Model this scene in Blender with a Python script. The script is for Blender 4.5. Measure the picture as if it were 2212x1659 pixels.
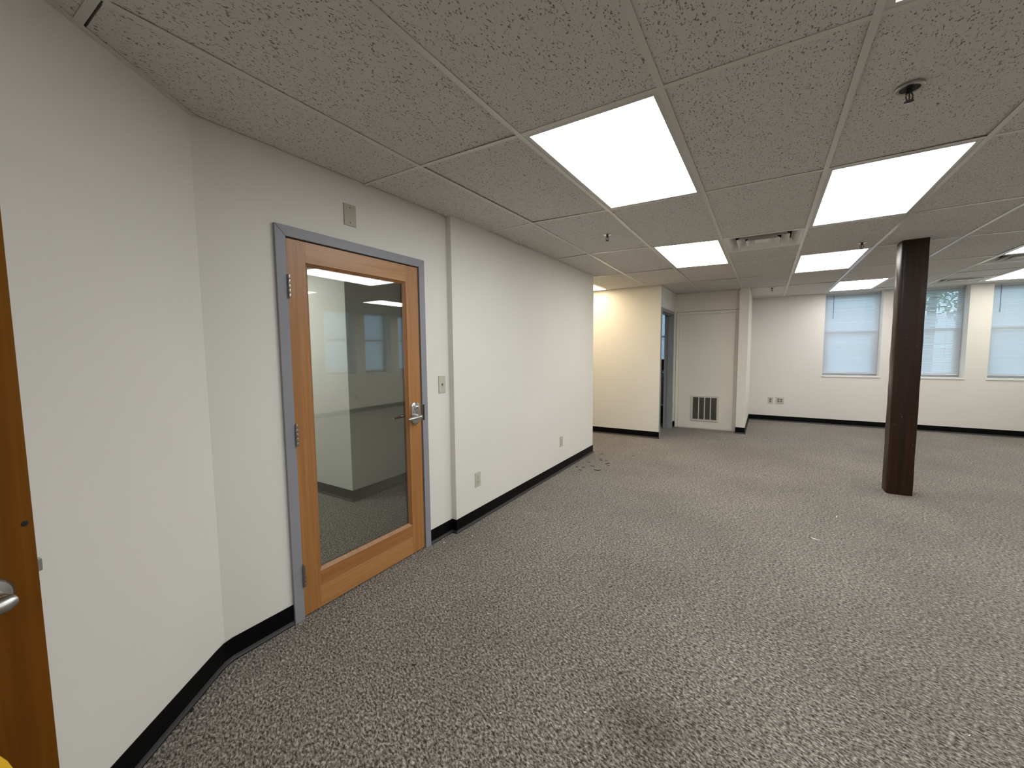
import bpy, bmesh, math, random
from mathutils import Matrix, Vector

random.seed(7)
for o in list(bpy.data.objects):
    bpy.data.objects.remove(o, do_unlink=True)
scene = bpy.context.scene
COL = scene.collection

# ------------------------------------------------------------------ camera
FPX, YAW, PITCH, ROLL = 886.06, 0.55475, -0.080136, -0.00949   # focal length in px of a 2212 wide frame, angles in rad
CAM_Z = 1.395
cam_data = bpy.data.cameras.new('camera')
cam_data.sensor_width = 36.0
cam_data.lens = FPX / 2212.0 * 36.0
cam_data.clip_start = 0.02
cam_data.clip_end = 200
cam = bpy.data.objects.new('camera', cam_data)
COL.objects.link(cam)
R = Matrix.Rotation(YAW, 3, 'Z') @ Matrix.Rotation(PITCH, 3, 'X')
right = R @ Vector((math.cos(ROLL), 0, math.sin(ROLL)))
up = R @ Vector((-math.sin(ROLL), 0, math.cos(ROLL)))
fwd = R @ Vector((0, 1, 0))
m = Matrix((right, up, -fwd)).transposed().to_4x4()
m.translation = (0, 0, CAM_Z)
cam.matrix_world = m
scene.camera = cam

# ------------------------------------------------------------------ world, exposure
SKY_STRENGTH = 2.1
PANEL_STRENGTH = 11.4
world = bpy.data.worlds.new('overcast_sky')
scene.world = world
world.use_nodes = True
bg = world.node_tree.nodes['Background']
bg.inputs['Color'].default_value = (0.52, 0.77, 1.0, 1)
bg.inputs['Strength'].default_value = SKY_STRENGTH
scene.view_settings.view_transform = 'Standard'
scene.view_settings.look = 'None'
scene.view_settings.gamma = 1.0
scene.view_settings.exposure = 0.0
scene.view_settings.use_curve_mapping = False

# ------------------------------------------------------------------ materials
def new_mat(name):
    mt = bpy.data.materials.new(name)
    mt.use_nodes = True
    nt = mt.node_tree
    return mt, nt, nt.nodes, nt.links, nt.nodes['Principled BSDF']

def plain(name, col, rough=0.5, metal=0.0, spec=0.5, coat=0.0):
    mt, nt, N, L, b = new_mat(name)
    b.inputs['Base Color'].default_value = (*col, 1)
    b.inputs['Roughness'].default_value = rough
    b.inputs['Metallic'].default_value = metal
    b.inputs['Specular IOR Level'].default_value = spec
    b.inputs['Coat Weight'].default_value = coat
    return mt

def ramp(N, stops):
    r = N.new('ShaderNodeValToRGB')
    e = r.color_ramp.elements
    e[0].position, e[0].color = stops[0][0], (*stops[0][1], 1)
    e[1].position, e[1].color = stops[-1][0], (*stops[-1][1], 1)
    for p, c in stops[1:-1]:
        x = e.new(p); x.color = (*c, 1)
    return r

def pos_mapped(N, L, scale=(1, 1, 1), kind='pos'):
    if kind == 'pos':
        g = N.new('ShaderNodeNewGeometry'); out = g.outputs['Position']
    else:
        g = N.new('ShaderNodeTexCoord'); out = g.outputs['Object']
    mp = N.new('ShaderNodeMapping')
    mp.inputs['Scale'].default_value = scale
    L.new(out, mp.inputs['Vector'])
    return mp.outputs['Vector']

def noise(N, L, vec, scale, detail=2.0, rough=0.5, dist=0.0):
    n = N.new('ShaderNodeTexNoise')
    n.inputs['Scale'].default_value = scale
    n.inputs['Detail'].default_value = detail
    n.inputs['Roughness'].default_value = rough
    n.inputs['Distortion'].default_value = dist
    L.new(vec, n.inputs['Vector'])
    return n.outputs['Fac']

def bump(N, L, b, height, strength, dist):
    bp = N.new('ShaderNodeBump')
    bp.inputs['Strength'].default_value = strength
    bp.inputs['Distance'].default_value = dist
    L.new(height, bp.inputs['Height'])
    L.new(bp.outputs['Normal'], b.inputs['Normal'])

def mix_rgb(N, L, fac, a, bcol, mode='MIX'):
    x = N.new('ShaderNodeMix'); x.data_type = 'RGBA'; x.blend_type = mode
    if isinstance(fac, (int, float)): x.inputs[0].default_value = fac
    else: L.new(fac, x.inputs[0])
    for i, c in ((6, a), (7, bcol)):
        if isinstance(c, tuple): x.inputs[i].default_value = (*c, 1)
        else: L.new(c, x.inputs[i])
    return x.outputs[2]

def paint(name, col, rough=0.55):
    mt, nt, N, L, b = new_mat(name)
    v = pos_mapped(N, L)
    big = noise(N, L, v, 1.3, 3)
    r = ramp(N, [(0.3, tuple(c * 0.975 for c in col)), (0.7, tuple(min(1, c * 1.02) for c in col))])
    L.new(big, r.inputs['Fac'])
    L.new(r.outputs['Color'], b.inputs['Base Color'])
    b.inputs['Roughness'].default_value = rough
    b.inputs['Specular IOR Level'].default_value = 0.3
    bump(N, L, b, noise(N, L, v, 260, 2), 0.06, 0.002)
    return mt

def wood(name, lo, mid, hi, axis, rough=0.42, fine=1.0, coat=0.15):
    mt, nt, N, L, b = new_mat(name)
    s = [38 * fine, 38 * fine, 38 * fine]; s['xyz'.index(axis)] = 1.1
    v = pos_mapped(N, L, tuple(s))
    g = noise(N, L, v, 1.0, 5, 0.62, 0.3)
    s2 = [160 * fine] * 3; s2['xyz'.index(axis)] = 3.0
    g2 = noise(N, L, pos_mapped(N, L, tuple(s2)), 1.0, 3, 0.6)
    mth = N.new('ShaderNodeMath'); mth.operation = 'MULTIPLY_ADD'
    mth.inputs[1].default_value = 0.35
    L.new(g2, mth.inputs[0]); 
    m2 = N.new('ShaderNodeMath'); m2.operation = 'MULTIPLY'; m2.inputs[1].default_value = 0.65
    L.new(g, m2.inputs[0]); L.new(m2.outputs[0], mth.inputs[2])
    r = ramp(N, [(0.32, lo), (0.5, mid), (0.68, hi)])
    L.new(mth.outputs[0], r.inputs['Fac'])
    L.new(r.outputs['Color'], b.inputs['Base Color'])
    b.inputs['Roughness'].default_value = rough
    b.inputs['Coat Weight'].default_value = coat
    b.inputs['Coat Roughness'].default_value = 0.25
    bump(N, L, b, mth.outputs[0], 0.05, 0.002)
    return mt

def carpet_mat():
    mt, nt, N, L, b = new_mat('carpet')
    v = pos_mapped(N, L, (1.0, 1.0, 1.0))
    m0 = N.new('ShaderNodeMapping')
    m0.inputs['Rotation'].default_value = (0, 0, 0.40)
    L.new(v, m0.inputs['Vector'])
    mp = N.new('ShaderNodeMapping')
    mp.inputs['Scale'].default_value = (0.55, 1.0, 1.0)
    L.new(m0.outputs['Vector'], mp.inputs['Vector'])
    f = noise(N, L, mp.outputs['Vector'], 125, 2.5, 0.65, 0.5)
    r = ramp(N, [(0.34, (0.016, 0.012, 0.009)), (0.43, (0.082, 0.069, 0.054)), (0.51, (0.178, 0.157, 0.130)), (0.60, (0.29, 0.262, 0.222)), (0.70, (0.47, 0.435, 0.375))])
    L.new(f, r.inputs['Fac'])
    # worn and soiled patches
    big = noise(N, L, v, 0.9, 4, 0.55)
    r2 = ramp(N, [(0.32, (0.80, 0.78, 0.76)), (0.62, (1.06, 1.05, 1.04))])
    L.new(big, r2.inputs['Fac'])
    c = mix_rgb(N, L, 1.0, r.outputs['Color'], r2.outputs['Color'], 'MULTIPLY')
    # the stain in front of the camera
    sx = N.new('ShaderNodeVectorMath'); sx.operation = 'DISTANCE'
    sx.inputs[1].default_value = (-0.34, 1.47, 0)
    L.new(v, sx.inputs[0])
    wob = noise(N, L, v, 5.0, 3)
    ad = N.new('ShaderNodeMath'); ad.operation = 'MULTIPLY_ADD'; ad.inputs[1].default_value = 0.25
    L.new(wob, ad.inputs[0]); L.new(sx.outputs['Value'], ad.inputs[2])
    r3 = ramp(N, [(0.14, (0.66, 0.63, 0.60)), (0.34, (1, 1, 1))])
    L.new(ad.outputs[0], r3.inputs['Fac'])
    c = mix_rgb(N, L, 1.0, c, r3.outputs['Color'], 'MULTIPLY')
    L.new(c, b.inputs['Base Color'])
    b.inputs['Roughness'].default_value = 0.95
    b.inputs['Specular IOR Level'].default_value = 0.1
    b.inputs['Sheen Weight'].default_value = 0.15
    b.inputs['Sheen Roughness'].default_value = 0.6
    bump(N, L, b, f, 0.5, 0.005)
    return mt

def tile_mat():
    mt, nt, N, L, b = new_mat('ceiling_tile_fissured')
    v = pos_mapped(N, L)
    def fis(rot, sc, th):
        mp = N.new('ShaderNodeMapping')
        mp.inputs['Rotation'].default_value = (0, 0, rot)
        mp.inputs['Scale'].default_value = sc
        L.new(v, mp.inputs['Vector'])
        n = noise(N, L, mp.outputs['Vector'], 140, 1.5, 0.6, 0.5)
        r = ramp(N, [(th, (0, 0, 0)), (th + 0.045, (1, 1, 1))])
        L.new(n, r.inputs['Fac'])
        return r.outputs['Color']
    a = fis(0.3, (1.0, 0.55, 1), 0.632)
    c2 = fis(1.7, (1.0, 0.52, 1), 0.640)
    mx = mix_rgb(N, L, 1.0, a, c2, 'LIGHTEN')
    gr = noise(N, L, v, 420, 2)
    r0 = ramp(N, [(0.3, (0.63, 0.61, 0.58)), (0.7, (0.71, 0.69, 0.66))])
    L.new(gr, r0.inputs['Fac'])
    col = mix_rgb(N, L, mx, r0.outputs['Color'], (0.24, 0.21, 0.18))
    L.new(col, b.inputs['Base Color'])
    b.inputs['Roughness'].default_value = 0.95
    b.inputs['Specular IOR Level'].default_value = 0.1
    inv = N.new('ShaderNodeMath'); inv.operation = 'SUBTRACT'; inv.inputs[0].default_value = 1.0
    L.new(mx, inv.inputs[1])
    bump(N, L, b, inv.outputs[0], 0.35, 0.004)
    return mt

def emit_mat(name, col, strength):
    mt = bpy.data.materials.new(name); mt.use_nodes = True
    nt = mt.node_tree; N, L = nt.nodes, nt.links
    N.remove(N['Principled BSDF'])
    e = N.new('ShaderNodeEmission')
    e.inputs['Strength'].default_value = strength
    g = N.new('ShaderNodeNewGeometry')
    n = N.new('ShaderNodeTexNoise'); n.inputs['Scale'].default_value = 3.0
    L.new(g.outputs['Position'], n.inputs['Vector'])
    r = ramp(N, [(0.35, tuple(c * 0.93 for c in col)), (0.65, col)])
    L.new(n.outputs['Fac'], r.inputs['Fac'])
    L.new(r.outputs['Color'], e.inputs['Color'])
    L.new(e.outputs[0], N['Material Output'].inputs['Surface'])
    return mt

def glass_mat(name, tint=(1, 1, 1), ior=1.52):
    mt = bpy.data.materials.new(name); mt.use_nodes = True
    nt = mt.node_tree; N, L = nt.nodes, nt.links
    N.remove(N['Principled BSDF'])
    tr = N.new('ShaderNodeBsdfTransparent'); tr.inputs['Color'].default_value = (*tint, 1)
    gl = N.new('ShaderNodeBsdfGlossy'); gl.inputs['Roughness'].default_value = 0.0
    fr = N.new('ShaderNodeFresnel')
    g = N.new('ShaderNodeNewGeometry')
    mi = N.new('ShaderNodeMix')      # same reflectance on both faces of the pane
    mi.inputs[2].default_value = ior; mi.inputs[3].default_value = 1.0 / ior
    L.new(g.outputs['Backfacing'], mi.inputs[0])
    L.new(mi.outputs[0], fr.inputs['IOR'])
    mx = N.new('ShaderNodeMixShader')
    L.new(fr.outputs[0], mx.inputs[0]); L.new(tr.outputs[0], mx.inputs[1]); L.new(gl.outputs[0], mx.inputs[2])
    L.new(mx.outputs[0], N['Material Output'].inputs['Surface'])
    return mt

def slat_mat():
    mt = bpy.data.materials.new('blind_vinyl'); mt.use_nodes = True
    nt = mt.node_tree; N, L = nt.nodes, nt.links
    N.remove(N['Principled BSDF'])
    d = N.new('ShaderNodeBsdfDiffuse'); d.inputs['Color'].default_value = (0.80, 0.81, 0.82, 1)
    t = N.new('ShaderNodeBsdfTranslucent'); t.inputs['Color'].default_value = (0.82, 0.86, 0.92, 1)
    mx = N.new('ShaderNodeMixShader'); mx.inputs[0].default_value = 0.6
    L.new(d.outputs[0], mx.inputs[1]); L.new(t.outputs[0], mx.inputs[2])
    L.new(mx.outputs[0], N['Material Output'].inputs['Surface'])
    return mt

WALL = (0.75, 0.725, 0.665)
M = dict(
    wall=paint('wall_paint_off_white', WALL),
    trimpaint=paint('white_trim_paint', (0.76, 0.75, 0.71), 0.4),
    closet=paint('access_door_paint', (0.77, 0.73, 0.645), 0.45),
    carpet=carpet_mat(), tile=tile_mat(),
    tee=plain('ceiling_grid_white', (0.66, 0.64, 0.60), 0.28),
    plenum=plain('plenum_dark', (0.03, 0.03, 0.03), 0.9),
    base=plain('black_vinyl', (0.0022, 0.0022, 0.0025), 0.42, spec=0.12),
    basetoe=plain('vinyl_toe_highlight', (0.030, 0.029, 0.028), 0.5, spec=0.3),  # lighter grey paints the highlight along the base toe
    frame=paint('door_frame_grey', (0.275, 0.275, 0.298), 0.38),
    fixture=plain('fixture_white_metal', (0.60, 0.59, 0.56), 0.4),
    diffuser=plain('diffuser_white_metal', (0.78, 0.77, 0.74), 0.4),
    sprinkler=plain('sprinkler_dark_metal', (0.05, 0.047, 0.045), 0.35, 0.6),
    chrome=plain('chrome', (0.62, 0.62, 0.62), 0.2, 1.0),
    satin=plain('satin_nickel', (0.46, 0.45, 0.43), 0.32, 1.0),
    hinge=plain('hinge_steel', (0.42, 0.38, 0.34), 0.28, 1.0),
    dark=plain('dark_void', (0.006, 0.006, 0.006), 0.6),
    plate=plain('almond_plate', (0.42, 0.395, 0.30), 0.4),
    ivory=plain('ivory_plate', (0.52, 0.50, 0.41), 0.4),
    greyplate=plain('grey_ivory_plate', (0.54, 0.51, 0.44), 0.4),
    recept=plain('brown_receptacle', (0.16, 0.14, 0.10), 0.5),
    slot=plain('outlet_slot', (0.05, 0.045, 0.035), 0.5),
    glass=glass_mat('door_glass', (0.955, 0.97, 0.96), 1.62),
    winglass=glass_mat('window_glass', (0.96, 0.98, 0.97)),
    sash=plain('sash_white', (0.55, 0.57, 0.6), 0.5),
    slat=slat_mat(),
    rail=plain('blind_rail', (0.66, 0.67, 0.68), 0.5),
    wand=plain('clear_grey_wand', (0.13, 0.17, 0.22), 0.3),
    cord=plain('white_cord', (0.8, 0.82, 0.84), 0.7),
    stileV=wood('fir_vertical', (0.285, 0.118, 0.029), (0.375, 0.165, 0.045), (0.45, 0.215, 0.068), 'z'),
    railH=wood('fir_horizontal', (0.325, 0.145, 0.04), (0.43, 0.205, 0.066), (0.51, 0.262, 0.092), 'y'),
    railD=wood('fir_horizontal_darker', (0.245, 0.10, 0.025), (0.335, 0.147, 0.04), (0.41, 0.19, 0.06), 'y'),
    bead=wood('fir_bead', (0.22, 0.09, 0.027), (0.29, 0.125, 0.04), (0.36, 0.17, 0.06), 'z'),
    slab=wood('brown_veneer', (0.105, 0.034, 0.0012), (0.138, 0.047, 0.0018), (0.168, 0.062, 0.003), 'z', rough=0.7, fine=0.6, coat=0.0),
    screen=plain('grille_screen', (0.075, 0.07, 0.06), 0.7),
    grille=plain('grille_white', (0.60, 0.575, 0.50), 0.45),
    yellow=plain('yellow_plastic', (0.78, 0.47, 0.02), 0.4),
    blackplastic=plain('black_plastic', (0.012, 0.011, 0.012), 0.4),
    redplastic=plain('maroon_plastic', (0.09, 0.02, 0.015), 0.35),
    ground=plain('ground_grass', (0.10, 0.13, 0.07), 0.95),
    bark=plain('bark', (0.08, 0.06, 0.045), 0.9),
    leaf=plain('leaf_green', (0.06, 0.16, 0.04), 0.6),
    scrapw=plain('white_paper', (0.75, 0.73, 0.68), 0.8),
    scrapt=plain('tan_chip', (0.42, 0.37, 0.26), 0.8),
    scrapd=plain('dead_leaf', (0.012, 0.009, 0.006), 0.9),
)

def post_mat():
    mt, nt, N, L, b = new_mat('dark_stained_timber')
    g = noise(N, L, pos_mapped(N, L, (22, 22, 0.8)), 1.0, 5, 0.6, 0.4)
    r = ramp(N, [(0.3, (0.009, 0.0030, 0.0010)), (0.52, (0.022, 0.0068, 0.0018)), (0.75, (0.052, 0.016, 0.005))])
    L.new(g, r.inputs['Fac'])
    sp = noise(N, L, pos_mapped(N, L), 38, 2, 0.5)
    r2 = ramp(N, [(0.70, (0, 0, 0)), (0.76, (1, 1, 1))])
    L.new(sp, r2.inputs['Fac'])
    col = mix_rgb(N, L, r2.outputs['Color'], r.outputs['Color'], (0.10, 0.055, 0.03))
    L.new(col, b.inputs['Base Color'])
    rr = ramp(N, [(0.35, (0.30, 0.30, 0.30)), (0.7, (0.52, 0.52, 0.52))])
    L.new(noise(N, L, pos_mapped(N, L, (1, 1, 0.3)), 9, 3), rr.inputs['Fac'])
    L.new(rr.outputs['Color'], b.inputs['Roughness'])
    b.inputs['Specular IOR Level'].default_value = 0.34
    bump(N, L, b, noise(N, L, pos_mapped(N, L, (1, 1, 0.15)), 30, 4), 0.25, 0.006)
    return mt
M['post'] = post_mat()
M['slab'].node_tree.nodes['Principled BSDF'].inputs['Specular IOR Level'].default_value = 0.12

# ------------------------------------------------------------------ geometry helpers
class MB:
    def __init__(s): s.v = []; s.f = []
    def add(s, vs, fs):
        b = len(s.v); s.v += [tuple(p) for p in vs]; s.f += [tuple(b + i for i in f) for f in fs]; return s
    def hexa(s, p):
        return s.add(p, [(0, 1, 2, 3), (4, 7, 6, 5), (0, 4, 5, 1), (1, 5, 6, 2), (2, 6, 7, 3), (3, 7, 4, 0)])
    def box(s, x0, x1, y0, y1, z0, z1):
        return s.hexa([(x0, y0, z0), (x1, y0, z0), (x1, y1, z0), (x0, y1, z0), (x0, y0, z1), (x1, y0, z1), (x1, y1, z1), (x0, y1, z1)])
    def prism(s, poly, z0, z1):
        n = len(poly)
        vs = [(x, y, z0) for x, y in poly] + [(x, y, z1) for x, y in poly]
        fs = [tuple(range(n))[::-1], tuple(range(n, 2 * n))] + [(i, (i + 1) % n, n + (i + 1) % n, n + i) for i in range(n)]
        return s.add(vs, fs)
    def lathe(s, c, prof, n=24, axis='z'):
        vs = []; k = len(prof)
        for i in range(n):
            a = 2 * math.pi * i / n
            for r, h in prof:
                p = (r * math.cos(a), r * math.sin(a), h)
                if axis == 'x': p = (p[2], p[0], p[1])
                if axis == 'y': p = (p[0], p[2], p[1])
                vs.append((c[0] + p[0], c[1] + p[1], c[2] + p[2]))
        fs = []
        for i in range(n):
            j = (i + 1) % n
            for q in range(k - 1): fs.append((i * k + q, j * k + q, j * k + q + 1, i * k + q + 1))
        fs.append(tuple(i * k for i in range(n))); fs.append(tuple(i * k + k - 1 for i in range(n)))
        return s.add(vs, fs)
    def tube(s, pts, r, n=8):
        pts = [Vector(p) for p in pts]; rs = r if isinstance(r, (list, tuple)) else [r] * len(pts)
        vs = []
        for i, p in enumerate(pts):
            d = (pts[min(i + 1, len(pts) - 1)] - pts[max(i - 1, 0)]).normalized()
            a = d.cross(Vector((0, 0, 1)))
            if a.length < 1e-3: a = d.cross(Vector((1, 0, 0)))
            a.normalize(); b = d.cross(a)
            for k in range(n):
                t = 2 * math.pi * k / n
                vs.append(p + (a * math.cos(t) + b * math.sin(t)) * rs[i])
        fs = []
        for i in range(len(pts) - 1):
            for k in range(n):
                fs.append((i * n + k, i * n + (k + 1) % n, (i + 1) * n + (k + 1) % n, (i + 1) * n + k))
        fs.append(tuple(range(n))); fs.append(tuple((len(pts) - 1) * n + k for k in range(n)))
        return s.add(vs, fs)
    def xf(s, mat): s.v = [tuple(mat @ Vector(p)) for p in s.v]; return s
    def build(s, name, mat, parent=None, bevel=0.0, smooth=False, seg=2):
        me = bpy.data.meshes.new(name)
        me.from_pydata(s.v, [], s.f); me.validate()
        bm = bmesh.new(); bm.from_mesh(me)
        bmesh.ops.recalc_face_normals(bm, faces=bm.faces)
        if bevel:
            bmesh.ops.bevel(bm, geom=[e for e in bm.edges if e.is_manifold and e.calc_face_angle(0) > 0.6], offset=bevel, segments=seg, affect='EDGES', profile=0.6)
        bm.to_mesh(me); bm.free()
        me.materials.append(mat)
        if smooth:
            for p in me.polygons: p.use_smooth = True
            try: me.set_sharp_from_angle(angle=0.7)
            except Exception: pass
        o = bpy.data.objects.new(name, me); COL.objects.link(o)
        if parent: adopt(o, parent)
        return o

def adopt(o, parent):
    o.parent = parent
    # Empties below are only translated; lay the child out in world coordinates
    base = Vector((0, 0, 0)); q = parent
    while q is not None:
        base = base + Vector(q.location) + q.matrix_parent_inverse.translation
        q = q.parent
    o.matrix_parent_inverse = Matrix.Translation(-base)

def tag(o, label, cat, group=None, kind=None):
    o['label'] = label; o['category'] = cat
    if group: o['group'] = group
    if kind: o['kind'] = kind
    return o
def struct(o, label, cat): return tag(o, label, cat, kind='structure')
def empty(name, loc):
    o = bpy.data.objects.new(name, None); o.location = loc; o.empty_display_size = 0.1; COL.objects.link(o); return o
def frame_m(o, u, n):
    u, n = Vector(u), Vector(n)
    mm = Matrix.Identity(4)
    for i in range(3): mm[i][0] = u[i]; mm[i][1] = n[i]; mm[i][2] = (0, 0, 1)[i]; mm[i][3] = o[i]
    return mm
def rounded(w, h, r, n=5):
    pts = []
    for cx, cy, a0 in ((w / 2 - r, h / 2 - r, 0), (-w / 2 + r, h / 2 - r, 90), (-w / 2 + r, -h / 2 + r, 180), (w / 2 - r, -h / 2 + r, 270)):
        for k in range(n + 1):
            a = math.radians(a0 + 90 * k / n); pts.append((cx + r * math.cos(a), cy + r * math.sin(a)))
    return pts

# ------------------------------------------------------------------ plan (metres; the camera stands over the origin)
CEIL = CAM_Z + 0.9713
XW1 = -2.03           # wall with the glass door
XW2 = -1.985          # wall past the step
YJ = 2.376            # the step
YW2 = 5.285            # end of that wall, corridor beyond
YB = 6.62             # wall across the corridor
XA = -1.40            # wall with the grey doorway
YA = 7.80             # closet wall
YS = 7.665            # face of the stub wall
XS0, XS1 = -0.397, -0.264
YF = 9.34             # window wall
XR = 3.97             # right wall (only seen in the glass)
CX, CY = XW1, 0.80    # corner to the slanted wall
SD = Vector((0.574, -0.819, 0)); SN = Vector((0.819, 0.574, 0))
TOP = 2.95

def wallbox(name, boxes, label, mat='wall'):
    mb = MB()
    for b in boxes: mb.box(*b)
    return struct(mb.build(name, M[mat]), label, 'wall')

struct(MB().box(-5.6, 4.4, -2.4, 9.8, -0.12, 0).build('floor', M['carpet']), 'speckled brown-grey loop pile carpet over the whole floor', 'floor')
struct(MB().box(-5.6, 4.4, -2.4, 9.8, TOP, TOP + 0.1).build('ceiling_slab', M['plenum']), 'dark slab above the suspended ceiling', 'ceiling')

# slanted wall at the left
p0 = Vector((CX, CY, 0)); p1 = p0 + SD * 1.95
bk = -SN * 0.12
struct(MB().prism([(p0.x, p0.y), (p1.x, p1.y), (p1.x + bk.x, p1.y + bk.y), (p0.x + bk.x - 0.0, p0.y + 0.0)], 0, TOP).build('wall_left_slanted', M['wall']), 'off-white slanted wall between the brown door and the glass door', 'wall')
DY0, DY1, DZ1 = 1.166, 2.071, 1.966        # clear opening of the glass door
wallbox('wall_left', [(-2.15, XW1, CY, DY0 - 0.02, 0, TOP), (-2.15, XW1, DY1 + 0.02, YJ + 0.01, 0, TOP), (-2.15, XW1, DY0 - 0.02, DY1 + 0.02, DZ1 + 0.02, TOP)], 'off-white wall around the glazed wooden door')
wallbox('wall_left_far', [(-2.15, XW2, YJ, YW2, 0, TOP)], 'off-white wall stepping forward right of the glass door')
wallbox('wall_corridor_near', [(-5.5, -2.15, YW2 - 0.12, YW2, 0, TOP)], 'corridor wall hidden round the corner')
GY0, GY1, GZ1 = 6.662, 7.585, 1.995         # clear opening of the grey doorway
wallbox('wall_corridor', [(-5.5, XA - 0.12, YB, YB + 0.12, 0, TOP), (XA - 0.12, XA, YB, GY0 - 0.008, 0, TOP)], 'cream wall across the corridor in warm light')
wallbox('wall_corridor_end', [(-5.6, -5.5, -2.4, YF, 0, TOP)], 'end wall of the corridor')
wallbox('wall_alcove_left', [(XA - 0.12, XA, GY1 + 0.01, YA + 0.1, 0, TOP), (XA - 0.12, XA, GY0 - 0.01, GY1 + 0.01, GZ1 + 0.01, TOP), (XA - 0.12, XA - 0.002, YA + 0.1, YF, 0, TOP)], 'off-white alcove wall with the grey doorway')
wallbox('wall_alcove_back', [(XA, XS0, YA, YA + 0.12, 0, TOP)], 'cream wall above and around the painted closet door', 'closet')
wallbox('wall_stub', [(XS0, XS1, YS, YF, 0, TOP)], 'white stub wall between the closet door and the window wall')
wallbox('wall_behind', [(-1.1, XR + 0.3, -2.12, -2.0, 0, TOP), (-1.1, -0.95, -2.0, -0.79, 0, TOP)], 'wall behind the camera')

# window wall and right wall with openings
WZ0, WZ1, WW, WD = 0.893, 2.374, 0.79, 0.30
far_wins = [-2.34, 0.876, 1.9, 2.942]
right_wins = [6.19, 7.228, 8.266]           # larger Y end of each opening (left edge seen from the room)
def wall_with_holes(name, along0, along1, holes, fn, label):
    mb = MB(); xs = sorted(holes); c = along0
    for h in xs:
        mb.box(*fn(c, h, 0, TOP)); mb.box(*fn(h, h + WW, 0, WZ0)); mb.box(*fn(h, h + WW, WZ1, TOP)); c = h + WW
    mb.box(*fn(c, along1, 0, TOP))
    return struct(mb.build(name, M['wall']), label, 'wall')
wall_with_holes('wall_far', -5.5, XR + 0.3, far_wins, lambda a, b, z0, z1: (a, b, YF, YF + WD, z0, z1), 'off-white far wall with the blinded windows')
wall_with_holes('wall_right', -2.0, YF, [y - WW for y in right_wins], lambda a, b, z0, z1: (XR, XR + WD, a, b, z0, z1), 'off-white right wall seen only in the door glass')

# room behind the glass door
wallbox('wall_back_room', [(-5.5, -3.255, 2.40, YW2 - 0.12, 0, TOP)], 'projecting wall corner seen through the door glass')
wallbox('wall_back_room_near', [(-5.5, -2.12, -0.5, -0.4, 0, TOP)], 'near wall of the room behind the glass door')
struct(MB().box(-5.5, -2.15, -0.4, YW2 - 0.12, CEIL, CEIL + 0.05).build('ceiling_back_room', M['tile']), 'ceiling of the room behind the glass door', 'ceiling')
struct(MB().box(-5.5, XA - 0.12, YB + 0.12, YF, CEIL, CEIL + 0.05).build('ceiling_side_room', M['tile']), 'ceiling of the room behind the grey doorway', 'ceiling')
struct(MB().box(-5.5, -2.82, YW2, YB, CEIL, CEIL + 0.05).build('ceiling_corridor', M['tile']), 'corridor ceiling round the corner', 'ceiling')

# ------------------------------------------------------------------ vinyl cove base
PROF = [(0, 0), (0.015, 0), (0.0145, 0.004), (0.008, 0.012), (0.0045, 0.02), (0.004, 0.103), (0, 0.103)]
def baseboard(name, pts, label, toe=True):
    """pts run so that the room is on the right hand side of the path"""
    P = [Vector((x, y)) for x, y in pts]; n = len(P); vs = []; k = len(PROF)
    for i in range(n):
        d1 = (P[i] - P[i - 1]).normalized() if i else None
        d2 = (P[i + 1] - P[i]).normalized() if i < n - 1 else None
        n1 = Vector((d1.y, -d1.x)) if d1 else None
        n2 = Vector((d2.y, -d2.x)) if d2 else None
        if n1 and n2:
            b = (n1 + n2).normalized(); s = 1.0 / max(0.3, b.dot(n1))
        else:
            b = n1 or n2; s = 1.0
        for dd, z in PROF:
            q = P[i] + b * (dd * s); vs.append((q.x, q.y, z + 0.0005))
    fs = []
    for i in range(n - 1):
        for j in range(k):
            fs.append((i * k + j, i * k + (j + 1) % k, (i + 1) * k + (j + 1) % k, (i + 1) * k + j))
    fs.append(tuple(range(k))); fs.append(tuple((n - 1) * k + j for j in range(k)))
    ob = MB().add(vs, fs).build(name, M['base'])
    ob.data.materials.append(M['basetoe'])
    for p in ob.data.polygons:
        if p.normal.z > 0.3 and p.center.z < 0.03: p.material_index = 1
    return struct(ob, label, 'baseboard')
FO = 0.052   # frame face width
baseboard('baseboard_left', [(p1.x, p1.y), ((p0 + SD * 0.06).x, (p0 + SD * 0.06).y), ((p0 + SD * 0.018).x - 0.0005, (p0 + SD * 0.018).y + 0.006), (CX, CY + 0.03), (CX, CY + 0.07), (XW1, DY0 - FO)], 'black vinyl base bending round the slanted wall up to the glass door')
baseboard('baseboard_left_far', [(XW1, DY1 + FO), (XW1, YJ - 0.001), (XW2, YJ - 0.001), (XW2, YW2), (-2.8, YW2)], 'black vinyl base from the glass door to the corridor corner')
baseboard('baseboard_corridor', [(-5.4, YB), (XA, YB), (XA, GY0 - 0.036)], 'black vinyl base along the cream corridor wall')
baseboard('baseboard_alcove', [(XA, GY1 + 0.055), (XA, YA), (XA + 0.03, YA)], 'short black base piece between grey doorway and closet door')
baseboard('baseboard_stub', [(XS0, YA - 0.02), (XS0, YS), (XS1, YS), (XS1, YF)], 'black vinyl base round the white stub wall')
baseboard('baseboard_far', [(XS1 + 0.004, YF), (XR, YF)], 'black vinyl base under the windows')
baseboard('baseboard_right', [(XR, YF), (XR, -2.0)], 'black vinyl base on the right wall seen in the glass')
baseboard('baseboard_back_room', [(-5.4, 2.40), (-3.255, 2.40), (-3.255, YW2 - 0.13)], 'dark base round the wall corner seen through the door glass')

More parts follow.
